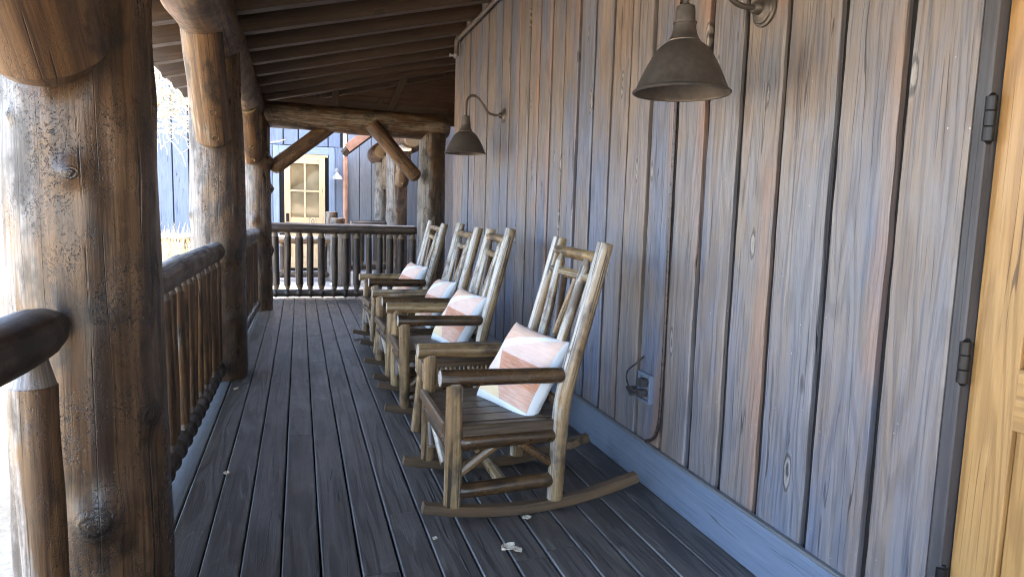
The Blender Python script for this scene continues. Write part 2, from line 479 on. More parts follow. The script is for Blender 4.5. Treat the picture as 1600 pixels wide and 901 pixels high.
def pillow_mat():
    s = Sh('patterned_cushion'); rnd, u, v, face = s.aux()     # aux: -, u, v (down), 1 on the front
    lc = s.lc()
    wv = s.noise(lc, (240, 240, 240), 2, .5)
    hat = s.noise(lc, (12, 4, 190), 2, .5)
    L1 = s.sub(v, s.sub(.30, s.mul(u, .36)))       # <0: above the band
    L2 = s.sub(v, s.sub(.43, s.mul(u, .44)))       # <0: inside the band
    le = s.sub(u, s.addm(.17, s.mul(s.sub(v, .39), .64)))
    st = lambda x: s.ss(x, -.006, .006)
    c = (.70, .50, .41)
    pale = (.72, .60, .54)
    below = st(s.sub(v, s.addm(.39, s.mul(s.sub(u, .13), .02))))
    left = s.sub(1.0, st(le))
    c = s.mix(s.mul(st(L2), left), c, pale)
    c = s.mix(s.mul(left, st(s.sub(v, s.addm(.66, s.mul(u, .12))))), c, (.70, .56, .34))
    terra = s.mix(s.ss(v, .66, .70), (.50, .22, .12), (.54, .32, .235))
    c = s.mix(s.mul(below, st(le)), c, terra)
    c = s.mix(s.sub(1.0, st(L2)), c, (.74, .76, .78))
    c = s.mix(s.sub(1.0, st(L1)), c, (.68, .43, .30))
    c = s.mix(s.ss(hat, .45, .60, 0, .18), c, (.88, .80, .74))
    edge = s.m_('MAXIMUM', s.ss(u, .955, .965), s.ss(v, .895, .905))
    edge = s.m_('MAXIMUM', edge, s.ss(face, .4, .6, 1, 0))
    c = s.mix(edge, c, (.70, .73, .76))
    return s.set(Base_Color=c, Roughness=.9, Sheen_Weight=.2, Normal=s.bump(wv, .25, .002))
M['pillow'] = pillow_mat()

# ------------------------------------------------------------------ camera (pose solved from vanishing points)
H = 1.38
def cam():
    f = 1050.0; P = (800, 450.5)
    y = Vector((468 - P[0], -(320 - P[1]), -f)).normalized()
    d = Vector((543 - P[0], -(9300 - P[1]), -f)).normalized()
    z = -d; z = (z - y * z.dot(y)).normalized(); x = y.cross(z)
    rot = Matrix((x, y, z))                          # world = rot @ cam
    c = bpy.data.cameras.new('camera'); o = bpy.data.objects.new('camera', c)
    COL.objects.link(o); scene.camera = o
    o.matrix_world = Matrix.Translation((0, 0, H)) @ rot.to_4x4()
    c.sensor_width = 36; c.lens = f / 1600 * 36
    c.clip_start = .05; c.clip_end = 600
cam()

# ------------------------------------------------------------------ ground, deck, far walkway
g = MB(); g.add([(-250, -250, -.45), (250, -250, -.45), (250, 250, -.45), (-250, 250, -.45)], [(0, 1, 2, 3)])
tag(g.build('ground', M['ground']), kind='structure')
w = MB(); w.box((-6, 11.2, -.446), (8, 15.1, -.02), 'x', .01)
tag(w.build('concrete_path', M['concrete']), kind='structure')

X0 = -.521; BW = .147
dk = MB()
k = 0
while X0 + k * BW < 1.69:
    xa = X0 + k * BW + .0042; xb = min(X0 + (k + 1) * BW - .0042, 1.70)
    ys = -4.0; cuts = sorted([random.uniform(-3, 10) for _ in range(3)])
    for yc in cuts + [10.50]:
        if yc - ys > .5 or yc == 10.50:
            dz = random.uniform(-.0012, .0012)
            w_ = xb - xa; c = .005
            poly = [(c, 0), (w_ - c, 0), (w_, -c), (w_, -.035), (0, -.035), (0, -c)]
            poly = poly[::-1]
            dk.prism(poly, (xa, ys, dz), (1, 0, 0), (0, 0, 1), (0, 1, 0), yc - ys - .003, max(2, int((yc - ys) / .4)), jit=[.002] * 6, jscale=1.5)
            ys = yc
    k += 1
tag(dk.build('deck', M['deck'], sharp=25), kind='structure')
de = MB()
de.box((-.83, -4, -.05), (X0 - .004, 10.66, -.001), 'y', .006, nseg=8)
de.box((X0 - .001, 10.508, -.05), (2.75, 10.66, -.001), 'x', .006)
tag(de.build('deck_edge', M['deckedge']), kind='structure')
du = MB(); du.box((-.80, -4, -.45), (2.75, 10.64, -.055), 'y', .0)
du.box((1.71, 7.75, -.05), (2.7, 10.5, -.004), 'y', .004)
tag(du.build('deck_underside', M['darkgap']), kind='structure')

# ------------------------------------------------------------------ main plank wall and its door
WX = 1.69
wall = empty('plank_wall', (WX, 3, 0), 'long wall of vertical blue grey stained planks beside the rocking chairs', 'wall')
sd = MB()
edges = [1.365, 1.584, 1.841, 2.115, 2.362, 2.60, 2.841, 3.091, 3.34, 3.568, 3.818, 4.05, 4.30, 4.54, 4.79, 5.02, 5.27, 5.53, 5.77, 6.0, 6.24, 6.48, 6.72, 6.95, 7.19, 7.42, 7.67]
back = [.30 - .245 * i for i in range(18)]
for a, b in list(zip(edges, edges[1:])) + [(y - .245, y) for y in back]:
    first = abs(a - 1.365) < .001
    gp = .017
    w_ = (b - a) - 2 * gp if not first else (b - a) - gp
    y0 = a + gp if not first else a
    dep = .024 + random.uniform(-.005, .006)
    c = .006
    # across runs from high Y (0) to low Y (1)
    poly = [(0, 0), (0, dep - c), (c, dep), (w_ - c, dep), (w_, dep - c), (w_, 0)]
    poly = poly[::-1]
    jj = .006
    sd.prism(poly, (WX + .022, y0 + w_, .215), (0, -1, 0), (-1, 0, 0), (0, 0, 1), 3.2, 70, jit=[0 if (first and p[0] > w_ - c - .001) else jj for p in poly], jscale=2.2)
sd.build('siding', M['siding'], wall, sharp=30)
bk = MB(); bk.box((WX + .023, 1.366, 0), (WX + .14, 7.67, 3.6), 'z', .002); bk.box((WX + .023, -4.2, 0), (WX + .14, .30, 3.6), 'z', .002)
bk.box((WX + .023, .3005, 2.16), (WX + .14, 1.3655, 3.6), 'z', .001)
bk.build('backing', M['darkgap'], wall)
bb = MB(); bb.box((WX - .018, 1.365, .002), (WX + .022, 7.672, .216), 'y', .004, nseg=10); bb.box((WX - .018, -4.2, .002), (WX + .022, .30, .216), 'y', .004)
bb.build('baseboard', M['baseboard'], wall)
cp = MB(); cp.box((WX - .026, 1.366, .217), (WX + .0, 7.673, .231), 'y', .004, nseg=10)
cp.build('baseboard_cap', M['deckedge'], wall)
rt = MB()                                            # return beyond the corner
for i in range(5):
    rt.box((1.835 + .2 * i, 7.645, .0), (2.027 + .2 * i, 7.67, 3.6), 'z', .004)
rt.box((2.86, 7.702, .0), (2.90, 14.9, 3.6), 'z', .004); rt.box((WX + .01, 7.673, 0), (2.855, 7.70, 3.62), 'z', .001)
rt.build('return_wall', M['siding'], wall)
up = MB(); up.box((WX + .03, -4.2, 3.85), (WX + .13, 10.75, 4.4), 'z', .004); up.box((3.401, 10.5, -.4), (9.5, 10.6, 4.6), 'z', .004)  # unseen upper storey, added and sized for the shadow it throws
up.build('upper_wall', M['siding'], wall)
up = MB(); up.bar((3.5, -4.6, 4.9), (3.5, 10.9, 4.9), 4.3, .12, (-.2, 0, 1)); up.bar((7.6, -4.6, 4.9), (7.6, 10.9, 4.9), 4.3, .12, (.2, 0, 1))  # unseen roof, added along with the storey to shape its shadow
up.build('main_roof', M['roofing'], wall)
hd = MB(); hd.box((WX + .004, .30, 2.06), (WX + .022, 1.364, 2.30), 'y', .003)
for i in range(4): hd.box((WX + .004, .302 + .258 * i, 2.304), (WX + .022, .302 + .258 * i + .25, 3.42), 'z', .003)
hd.build('door_header', M['siding'], wall)
jb = MB(); jb.box((WX + .0, 1.322, .0), (WX + .10, 1.363, 2.06), 'z', .004); jb.box((WX + .0, .30, .0), (WX + .10, .34, 2.06), 'z', .004)
jb.build('door_jamb', M['jamb'], wall)

door = empty('pine_door', (1.73, .82, 0), 'honey coloured pine door with black hinges at the near end of the plank wall', 'door')
DX = 1.722
d = MB()
d.box((DX, 1.195, .02), (DX + .045, 1.318, 2.05), 'z', .003); d.box((DX, .345, .02), (DX + .045, .468, 2.05), 'z', .003)
d.box((DX + .0015, .4685, .02), (DX + .043, 1.1945, .24), 'y', .003)
d.box((DX + .0015, .4685, .86), (DX + .043, 1.1945, 1.02), 'y', .003)
d.box((DX + .0015, .4685, 1.90), (DX + .043, 1.1945, 2.05), 'y', .003)
d.build('frame', M['door'], door)
d = MB()
for i in range(5):
    d.box((DX + .014, .469 + (.145 * i), .241), (DX + .034, .469 + (.145 * i) + .1445, .859), 'z', .004)
    d.box((DX + .014, .469 + (.145 * i), 1.021), (DX + .034, .469 + (.145 * i) + .1445, 1.899), 'z', .004)
d.build('panel', M['door'], door)
d = MB(); d.bar((DX + .008, 1.13, .83), (DX + .008, .50, .27), .09, .012, (1, 0, 0)); d.build('diagonal_brace', M['door'], door)
for z in (1.65, 1.01, .37):
    hg = MB()
    hg.lathe([(.004, -.066), (.009, -.064), (.0115, -.058)] + [(.0150, -.056), (.0150, -.022), (.0132, -.020), (.0150, -.018), (.0150, .018), (.0132, .020), (.0150, .022), (.0150, .056), (.0115, .058), (.009, .064), (.004, .066)], (DX - .020, 1.325, z), segs=16)
    hg.build('hinge', M['black'], door)

# ------------------------------------------------------------------ log posts
PW = Vector((-1, -.25, .0)).normalized()
def post(x, y, r, top, label, knots, segs=64, step=.03, seed=1.0, brace=None, rough=.03, wear=PW, base=0.0):
    t = empty('log_post', (x, y, base), label, 'post')
    m = MB(); m.log([(x, y, base - .02), (x, y, top)], [r * 1.06, r * .97], segs, step, rough, seed, knots=knots, wear=wear, ridge=.012)
    m.build('trunk', M['post'], t)
    for (a, b, br, sd_) in brace or []:
        m = MB(); m.log([a, b], [br, br * .98], 44, .03, .03, sd_, ends=('round', 'flat'), wear=wear, ridge=.01,
                        knots=[(.33, 2.0, .03, .01)])
        bo = m.build('brace', M['beam'], t)
        dv = (Vector(b) - Vector(a)).normalized()
        to = Vector((0, 0, H)) - Vector(a); to.x += .5
        nv = (to - dv * to.dot(dv)).normalized()
        for q in ((.15, .36) if y > 3 else ()):
            m = MB(); m.lathe([(.024, -.01), (.024, .012), (.021, .013), (.020, .004), (0, .003)], Vector(a) + dv * q + nv * (br - .006), nv, 20, cap=False)
            m.build('bolt_plug', M['chair'], bo)
    return t
# thickest, nearest post; theta is measured from +X towards +Y for an upright log
post(-.625, 2.34, .205, 2.62, 'thick near log post full of beetle tracks with a big dark knot low down',
     [(1.47, R(-82), .034, .02), (.47, R(-74), .085, .038), (1.85, R(-60), .02, .01), (1.62, R(-125), .02, .01), (.75, R(-30), .07, .02)],
     segs=150, step=.014, seed=3.3, brace=[((-.62, 2.10, 1.70), (-.62, 1.26, 2.55), .150, 4.4)])
post(-.61, 5.74, .195, 2.62, 'middle log post with a round ended brace rising towards the camera side',
     [(1.0, R(-40), .10, .02), (2.0, R(-110), .03, .012), (1.3, R(-150), .05, .015), (.5, R(-60), .05, .012)], seed=8.1,
     brace=[((-.60, 5.50, 1.80), (-.60, 4.92, 2.52), .128, 5.7), ((-.62, 5.92, 1.9), (-.62, 6.55, 2.52), .13, 9.2)])
post(-.52, 9.36, .165, 2.62, 'farthest log post on the open side with knobbly burls',
     [(1.95, R(-20), .06, .06), (1.2, R(-100), .05, .03), (1.6, R(10), .05, .05), (.8, R(-10), .06, .03), (2.2, R(-95), .03, .03)], seed=12.6,
     brace=[((-.56, 9.18, 1.90), (-.58, 8.55, 2.50), .125, 6.9), ((-.36, 9.45, 1.82), (.42, 9.55, 2.46), .10, 7.7)])
post(1.83, 9.74, .20, 2.45, 'log post in the far corner beyond the plank wall, with a slanting brace',
     [(2.05, R(-120), .02, .03), (1.6, R(-110), .022, .03), (1.25, R(-85), .025, .025), (1.75, R(-70), .02, .02), (.9, R(-100), .03, .03)], seed=15.2,
     brace=[((1.60, 9.56, 1.78), (.93, 9.44, 2.50), .10, 8.8)])

# ------------------------------------------------------------------ eave beam, cross beam
m = MB(); m.log([(-.60, -4, 2.62), (-.60, 9.75, 2.62)], .19, 44, .06, .03, 21.0, wear=Vector((-1, 0, -.3)), bend=.02)
tag(m.build('log_beam', M['beam']), 'long peeled log beam running along the open side above the posts', 'beam')
m = MB(); m.log([(-.66, 9.36, 2.53), (2.06, 9.78, 2.53)], [.165, .185], 44, .05, .035, 23.5, ends=('flat', 'blunt'), wear=Vector((0, -1, -.2)), knots=[(2.25, R(200), .03, -.02)])
tag(m.build('cross_beam', M['beam']), 'log beam crossing the far end of the porch above the far railing', 'beam')

# ------------------------------------------------------------------ roof
SL = .24; ZW = 3.26
zr = lambda x: ZW + SL * (x - WX)
roof = empty('porch_roof', (0, 3, 2.9), 'dark timber porch roof with exposed sloping rafters over the deck', 'roof')
ya = 5.97 - .61 * 16
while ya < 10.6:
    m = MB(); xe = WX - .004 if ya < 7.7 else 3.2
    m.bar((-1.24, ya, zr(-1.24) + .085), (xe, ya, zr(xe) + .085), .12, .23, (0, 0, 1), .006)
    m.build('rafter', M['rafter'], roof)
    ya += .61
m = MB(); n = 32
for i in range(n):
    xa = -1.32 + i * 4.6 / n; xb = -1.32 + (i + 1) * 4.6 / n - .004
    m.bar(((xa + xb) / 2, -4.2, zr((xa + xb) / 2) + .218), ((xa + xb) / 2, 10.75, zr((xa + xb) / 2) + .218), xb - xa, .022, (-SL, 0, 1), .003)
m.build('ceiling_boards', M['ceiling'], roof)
m = MB(); m.bar((.95, -4.3, zr(.95) + .27), (.95, 10.85, zr(.95) + .27), 4.74 * 1.03, .06, (-SL, 0, 1), .003)
m.build('roofing', M['roofing'], roof)
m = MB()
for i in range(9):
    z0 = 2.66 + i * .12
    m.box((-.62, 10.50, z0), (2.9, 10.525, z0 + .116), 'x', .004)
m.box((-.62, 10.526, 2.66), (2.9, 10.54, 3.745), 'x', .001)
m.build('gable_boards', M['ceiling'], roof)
m = MB(); m.box((-.6, 9.98, 2.64), (2.1, 10.02, 2.86), 'x', .005); m.build('tie_board', M['rafter'], roof)
m = MB(); m.bar((-.3, 10.0, 2.84), (2.25, 10.0, 3.52), .07, .13); m.build('gable_chord', M['rafter'], roof)
m = MB(); m.bar((.47, 9.9, 2.62), (.50, 9.9, 3.02), .09, .07, (0, 1, 0)); m.build('strut', M['rafter'], roof)
m = MB(); m.bar((1.20, 9.9, 2.62), (1.46, 9.9, 3.28), .09, .07, (0, 1, 0)); m.build('strut', M['rafter'], roof)

# ------------------------------------------------------------------ railings
def railing(label, a, b, zt, zb, n, rt, rb, rbal, mats, ends=('tenon', 'tenon'), zoff0=0, baltop=None, zero=0.0, skip=()):
    a = Vector(a); b = Vector(b); mid = (a + b) / 2
    t = empty('log_railing', (mid.x, mid.y, zero), label, 'railing')
    m = MB(); m.log([(a.x, a.y, zt), (b.x, b.y, zt)], rt, 32, .04, .035, None, ends=ends, wear=Vector((-.6, 0, .8)), bend=.005)
    m.build('handrail', mats[0], t)
    d_ = (b - a).normalized(); L = (b - a).length
    sp = L / n
    m = MB(); m.log([(a.x, a.y, zb), (b.x, b.y, zb)], rb, 24, .012, .03, None, ends=ends, rfun=lambda s: 1 + .20 * max(0, math.cos(2 * math.pi * (s / sp - .5))) ** 2, wear=Vector((-.4, 0, .8)))
    m.build('bottom_rail', mats[2], t)
    for i in range(n):
        if i in skip: continue
        p = a + d_ * sp * (i + .5 + random.uniform(-.08, .08))
        q = Vector((random.uniform(-.012, .012), random.uniform(-.012, .012), 0))
        r_ = rbal * random.uniform(.85, 1.15)
        m = MB(); m.log([(p.x + q.x, p.y + q.y, zb + rb * .5), (p.x, p.y, zt - rt * .55)], r_, 16, .05, .05, None, ends=('point', 'point'), wear=Vector((-1, 0, 0)), bend=.006)
        m.build('baluster', mats[1], t)
    return t
RM = (M['rail'], M['baluster'], M['darkrail'])
railing('log railing between the thick near post and the middle post', (-.635, 2.46, 0), (-.605, 5.64, 0), 1.015, .105, 19, .070, .05, .037, RM)
railing('log railing between the middle post and the farthest open side post', (-.60, 5.93, 0), (-.54, 9.2, 0), 1.01, .105, 19, .07, .05, .036, RM)
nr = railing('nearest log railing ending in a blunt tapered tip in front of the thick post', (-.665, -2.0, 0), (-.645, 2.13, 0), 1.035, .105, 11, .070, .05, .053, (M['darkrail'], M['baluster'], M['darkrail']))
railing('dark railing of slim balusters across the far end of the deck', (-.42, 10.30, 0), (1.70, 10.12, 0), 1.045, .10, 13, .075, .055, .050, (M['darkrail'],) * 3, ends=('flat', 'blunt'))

# ------------------------------------------------------------------ rocking chairs (built once, copied)
CX = .95
def make_chair(jv=0.0):
    jr = lambda: random.uniform(-jv, jv)
    t = empty('rocking_chair', (0, 0, 0))
    X = lambda x: x - CX
    hw = .29
    for s in (-1, 1):
        y = s * hw
        rk = MB(); pts = [(X(.50) + (1.055) * i / 24) for i in range(25)]
        V = []; F = []; LC = []
        for i, x in enumerate(pts):
            z = x * x / 3.7
            sl = x / 1.85; nl = math.sqrt(1 + sl * sl); nx, nz = -sl / nl, 1 / nl
            hgt = .048 if 2 < i < 23 else .044
            c = .004
            for (yy, hh) in ((-.024, c), (-.020, 0), (.020, 0), (.024, c), (.024, hgt - c), (.020, hgt), (-.020, hgt), (-.024, hgt - c)):
                V.append((x + nx * hh, y + yy, z + nz * hh)); LC.append((yy + 3 * s, hh, x))
        for i in range(24):
            for j in range(8):
                j2 = (j + 1) % 8
                F.append((i * 8 + j, i * 8 + j2, (i + 1) * 8 + j2, (i + 1) * 8 + j))
        F.append(tuple(reversed(range(8)))); F.append(tuple(24 * 8 + j for j in range(8)))
        rk.add(V, F, LC); rk.build('rocker', M['rocker'], t)
        zl = lambda x: (x - CX) ** 2 / 3.7 + .046
        m = MB(); m.log([(X(.635), y, zl(.635) - .004), (X(.640) + jr(), y, .63)], [.038 + jr() * .3, .036], 24, .03, .06, None, knots=[(.35, 4.2, .012, .004), (.2, 3.6, .012, .004)], bend=.003)
        m.build('front_leg', M['chair'], t)
        m = MB(); m.log([(X(1.125), y, zl(1.125) - .004), (X(1.145), y, .52), (X(1.335), y * .97, 1.245 + jr() * 1.5)], [.036, .040, .037], 24, .03, .035, None, wear=Vector((-.9, .1, .4)), knots=[(.7, 3.5, .013, .004), (.95, 4.2, .012, .003), (.3, 4.3, .012, .004)])  # pale front side is sky light put into the colour
        m.build('back_post', M['chairback'], t)
        m = MB(); m.log([(X(.572) + jr(), y, .652 + jr() * .6), (X(1.158), y * 1.0, .640)], [.038 + jr() * .3, .035], 24, .03, .055, None, ends=('flat', 'round'), knots=[(.25, 3.6, .012, .005)])
        m.build('armrest', M['chairdark'] if s < 0 else M['chair'], t)
        m = MB(); m.log([(X(.655), y, .355), (X(1.125), y, .362)], [.036, .033], 20, .03, .05, None, ends=('blunt', 'blunt'), knots=[(.25, 3.9, .013, .004)])
        m.build('side_rung', M['chairdark'], t)
        m = MB(); m.log([(X(.655), y, .135), (X(1.115), y, .15)], [.034, .034], 20, .03, .05, None, ends=('blunt', 'blunt'))
        m.build('side_rung', M['chairdark'], t)
        m = MB(); m.log([(X(.665), y * .97, .21), (X(.84), y * .97, .335)], .022, 12, .03, .06); m.build('corner_brace', M['chair'], t)
        m = MB(); m.log([(X(1.115), y * .97, .22), (X(.95), y * .97, .335)], .022, 12, .03, .06); m.build('corner_brace', M['chairdark'], t)
    # seat: slats run front to back between two side boards
    m = MB(); n = 5
    for i in range(n):
        ya = -.255 + i * .51 / n
        m.box((X(.625), ya + .002, .412), (X(1.17), ya + .51 / n - .002, .440), 'x', .004)
    m.build('seat', M['seat'], t)
    for s in (-1, 1):
        m = MB(); m.box((X(.66), s * .281 - .022, .372), (X(1.13), s * .281 + .022, .438), 'x', .006); m.build('seat_rail', M['seat'], t)
    m = MB(); m.bar((X(.605), -.285, .425), (X(.605), .285, .425), .035, .055, ch=.008); m.build('seat_front', M['rocker'], t)
    m = MB(); m.log([(X(.63), -.27, .34), (X(.63), .27, .34)], .028, 16, .04, .05); m.build('front_rung', M['chairdark'], t)
    m = MB(); m.log([(X(.645), .275, .36), (X(.66), -.02, .16)], .024, 12, .04, .05); m.build('front_brace', M['chairback'], t)
    m = MB(); m.log([(X(.645), .20, .17), (X(.65), .27, .28)], .028, 12, .04, .05); m.build('front_brace', M['chairdark'], t)
    m = MB(); m.log([(X(.88), -.28, .14), (X(.88), .28, .15)], .028, 16, .04, .05); m.build('stretcher', M['chairback'], t)
    m = MB(); m.log([(X(1.13), -.27, .36), (X(1.13), .27, .36)], .028, 16, .04, .05); m.build('rear_rung', M['chairdark'], t)
    # back: point on the lean of the back posts
    B = lambda y, z, dx=0: (X(1.145) + (z - .52) * (.19 / .725) + dx, y, z)
    m = MB(); m.log([B(-.275, 1.175 + jr()), B(.275, 1.18 + jr())], .027 + jr() * .2, 18, .04, .08, None); m.build('top_rail', M['chair'], t)
    m = MB(); m.log([B(-.275, 1.075 + jr() * 2), B(.275, 1.08 + jr() * 2)], .024, 18, .04, .08, None); m.build('mid_rail', M['chair'], t)
    m = MB(); m.log([B(-.275, .50), B(.275, .50)], .026, 18, .04, .05, None); m.build('low_rail', M['chairdark'], t)
    for y0, y1 in ((-.165, -.11), (.165, .11)):
        m = MB(); m.log([B(y1, .50, -.012), B(y0 + jr() * 1.5, 1.17, -.012)], [.026, .024], 16, .03, .05, None, wear=Vector((-1, 0, 0)), ends=('flat', 'point'), knots=[(.3, 3.5, .01, .004)]); m.build('spindle', M['chairback'], t)
    m = MB(); m.log([B(.0, .50), B(.005 + jr(), .80 + jr() * 4), B(.10, 1.07)], [.026, .024, .022], 14, .025, .06, None); m.build('forked_branch', M['chairdark'], t)
    m = MB(); m.log([B(.0, .76), B(-.07, 1.07)], [.018, .015], 12, .025, .06, None); m.build('forked_branch', M['chairback'], t)
    return t
CH = [(CX, 3.09, 0.0), (CX + .03, 4.62, -2.0), (CX + .025, 5.50, 1.6), (CX + .035, 6.90, 2.6)]
CL = ['nearest log rocking chair with pale back posts beside the open wall outlet',
      'log rocking chair just beyond the little twig table, second from the camera',
      'log rocking chair third from the camera, close behind the second one',
      'farthest log rocking chair beside the corner post at the end of the wall']
proto = make_chair()
chairs = []
for i, ((x, y, a), lb) in enumerate(zip(CH, CL)):
    o = proto if i == 0 else make_chair(.012)
    o.location = (x, y, 0); o.rotation_euler.z = R(a)
    tag(o, lb, 'rocking chair', 'log rocking chairs lined up along the plank wall')
    chairs.append(o)

# ------------------------------------------------------------------ cushions
def make_cushion():
    n = 40; S = .44; T = .066
    V = []; A = []; F = []
    for side in (1, -1):
        for j in range(n + 1):
            for i in range(n + 1):
                u, v = i / n, j / n
                a, b = 2 * u - 1, 2 * v - 1
                h = T * (max(0, 1 - a ** 4) ** .5) * (max(0, 1 - b ** 4) ** .5) + .004
                pin = 1 - .055 * (1 - a * a) * abs(b) ** 3; piu = 1 - .055 * (1 - b * b) * abs(a) ** 3
                h += (.010 * mn.noise(Vector((a * 2.0, b * 2.0, side * 3))) + .006 * mn.noise(Vector((a * 5, b * 5, side * 3)))) * (1 - a ** 4) * (1 - b ** 4)
                h -= .012 * math.exp(-((a * .8 + b * .6 - .55) / .09) ** 2) * (1 - a ** 2) * (1 - b ** 2)
                V.append((a * S / 2 * piu, side * h, -b * S / 2 * pin))
                A.append((0.5, 1 - u, v, 1.0 if side > 0 else 0.0))
    m1 = (n + 1) ** 2
    for sdx in (0, 1):
        for j in range(n):
            for i in range(n):
                q = (sdx * m1 + j * (n + 1) + i, sdx * m1 + j * (n + 1) + i + 1, sdx * m1 + (j + 1) * (n + 1) + i + 1, sdx * m1 + (j + 1) * (n + 1) + i)
                F.append(q if sdx else q[::-1])
    rim = [(i, 0) for i in range(n)] + [(n, j) for j in range(n)] + [(n - i, n) for i in range(n)] + [(0, n - j) for j in range(n)]
    for (p, q) in zip(rim, rim[1:] + rim[:1]):
        a = p[1] * (n + 1) + p[0]; b = q[1] * (n + 1) + q[0]
        F.append((a, b, m1 + b, m1 + a))
    m = MB(); m.add(V, F, V, A)
    return m
# mesh front is +Y; u runs along +X, top is +Z
cm = make_cushion()
cush = cm.build('cushion', M['pillow'])
CU = [(1.045, 3.08, .595, 22, 5), (1.075, 4.60, .605, 14, 3), (1.06, 5.44, .60, 4, -3), (1.075, 6.93, .61, 14, 2)]
CUL = ['geometric peach and white cushion leaning in the nearest rocking chair', 'geometric peach cushion in the second rocking chair, behind the twig table',
       'geometric peach cushion in the third rocking chair from the camera', 'small looking pale cushion in the farthest rocking chair by the corner post']
for i, ((x, y, z, yaw, rl), lb) in enumerate(zip(CU, CUL)):
    o = cush if i == 0 else cush.copy()
    if i: COL.objects.link(o)
    o.location = (x, y, z)
    # front (+Y) faces -X, u runs from far (+Y) to near (-Y)
    base = Matrix(((0, -1, 0), (-1, 0, 0), (0, 0, 1))).transposed()
    base = Matrix(((0, -1, 0), (-1, 0, 0), (0, 0, 1)))
    rot = Matrix.Rotation(R(yaw), 3, 'Z') @ Matrix.Rotation(R(31), 3, 'Y') @ Matrix.Rotation(R(rl), 3, 'X')
    # (x, y, z) -> (-y, -x, z) is a reflection free of shear: keep handedness by mirroring u in the mesh data
    o.matrix_world = Matrix.Translation((x, y, z)) @ (rot @ Matrix.Rotation(R(90), 3, 'Z')).to_4x4()
    tag(o, lb, 'cushion', 'cushions in the rocking chairs')

# ------------------------------------------------------------------ twig tables
def make_table():
    t = empty('twig_table', (0, 0, 0))
    m = MB()
    for i in range(4): m.box((-.27, -.21 + i * .105 + .001, .515), (.27, -.21 + (i + 1) * .105 - .001, .548), 'x', .005)
    m.build('table_top', M['seat'], t)
    m = MB()
    for s in (-1, 1): m.box((-.25, s * .19 - .011, .472), (.25, s * .19 + .011, .5145), 'x', .003)
    for s in (-1, 1): m.box((s * .245 - .011, -.178, .472), (s * .245 + .011, .178, .5145), 'y', .003)
    m.build('apron', M['rocker'], t)
    m = MB()
    for s in (-1, 1):
        for i in range(19):
            x = -.235 + i * .0261; zb = .345 + .05 * abs(i - 9) / 9 * 0
            m.log([(x, s * .208, .375), (x, s * .208, .490)], .0105, 8, .05, .05, None, ends=('round', 'round'))
        for i in range(13):
            y = -.165 + i * .0275
            m.log([(s * .262, y, .375), (s * .262, y, .490)], .0105, 8, .05, .05, None, ends=('round', 'round'))
    m.build('twig_fringe', M['chair'], t)
    for sx in (-1, 1):
        for sy in (-1, 1):
            m = MB(); m.log([(sx * .265, sy * .165, 0), (sx * .22, sy * .16, .472)], .03, 16, .04, .05, None); m.build('leg', M['chairback'], t)
    m = MB(); m.log([(-.24, -.16, .15), (.24, .16, .15)], .018, 10, .05, .05, None); m.build('stretcher', M['chair'], t)
    return t
tb = make_table(); tb.location = (.945, 3.88, 0)
tag(tb, 'low log side table with a fringe of twigs between the two nearest rocking chairs', 'table', 'twig side tables between the rocking chairs')
tb2 = copy_tree(tb); tb2.location = (.95, 6.20, 0)
tag(tb2, 'low log side table mostly hidden between the two farthest rocking chairs', 'table', 'twig side tables between the rocking chairs')

# ------------------------------------------------------------------ gooseneck lamps
def make_lamp():
    t = empty('barn_lamp', (0, 0, 0))                # origin at the wall plate
    m = MB(); m.lathe([(.0, -.001), (.066, .0), (.066, .006), (.060, .010), (.056, .010), (.052, .016), (.044, .018), (.040, .022), (.024, .026), (.022, .05), (.018, .055), (.0, .056)], (0, 0, 0), (-1, 0, 0), cap=False)
    m.build('wall_plate', M['bronze'], t)
    m = MB(); m.tube([(-.05, 0, 0), (-.10, 0, 0), (-.15, 0, .02), (-.20, 0, .085), (-.245, 0, .135), (-.29, 0, .145), (-.328, 0, .115), (-.34, 0, .06), (-.34, 0, -.03)], .0105, 14, .01)
    m.build('gooseneck', M['bronze'], t)
    o = (-.34, 0, -.335)
    m = MB()
    outer = [(.170, -.004), (.176, -.005), (.1795, -.001), (.178, .004), (.172, .006), (.167, .012), (.150, .052), (.128, .098), (.108, .133), (.090, .157), (.072, .172), (.062, .178), (.059, .180), (.060, .184), (.055, .190), (.046, .207), (.041, .228), (.0395, .243), (.043, .245), (.043, .250), (.037, .253), (.0355, .285), (.033, .305), (.020, .312), (.0, .313)]
    inner = [(.0, .170), (.060, .166), (.088, .150), (.125, .095), (.148, .048), (.166, .008), (.169, .0005), (.170, -.003)]
    m.lathe(inner + outer, o, cap=False, segs=64)
    m.build('shade', M['bronze'], t)
    m = MB(); m.lathe([(0, .08), (.02, .083), (.03, .10), (.03, .118), (.018, .14), (.014, .165), (0, .166)], o, cap=False, segs=20)
    m.build('bulb', simple('frosted_bulb', (.6, .58, .52), .3), t)
    return t
lp = make_lamp(); lp.location = (WX - .001, 2.25, 2.165)
tag(lp, 'large bronze barn lamp hanging nearest to the camera on the plank wall', 'lamp', 'gooseneck barn lamps on the plank wall')
lp2 = copy_tree(lp); lp2.location = (WX - .001, 5.67, 2.19)
tag(lp2, 'bronze barn lamp far along the plank wall, its whole gooseneck showing', 'lamp', 'gooseneck barn lamps on the plank wall')

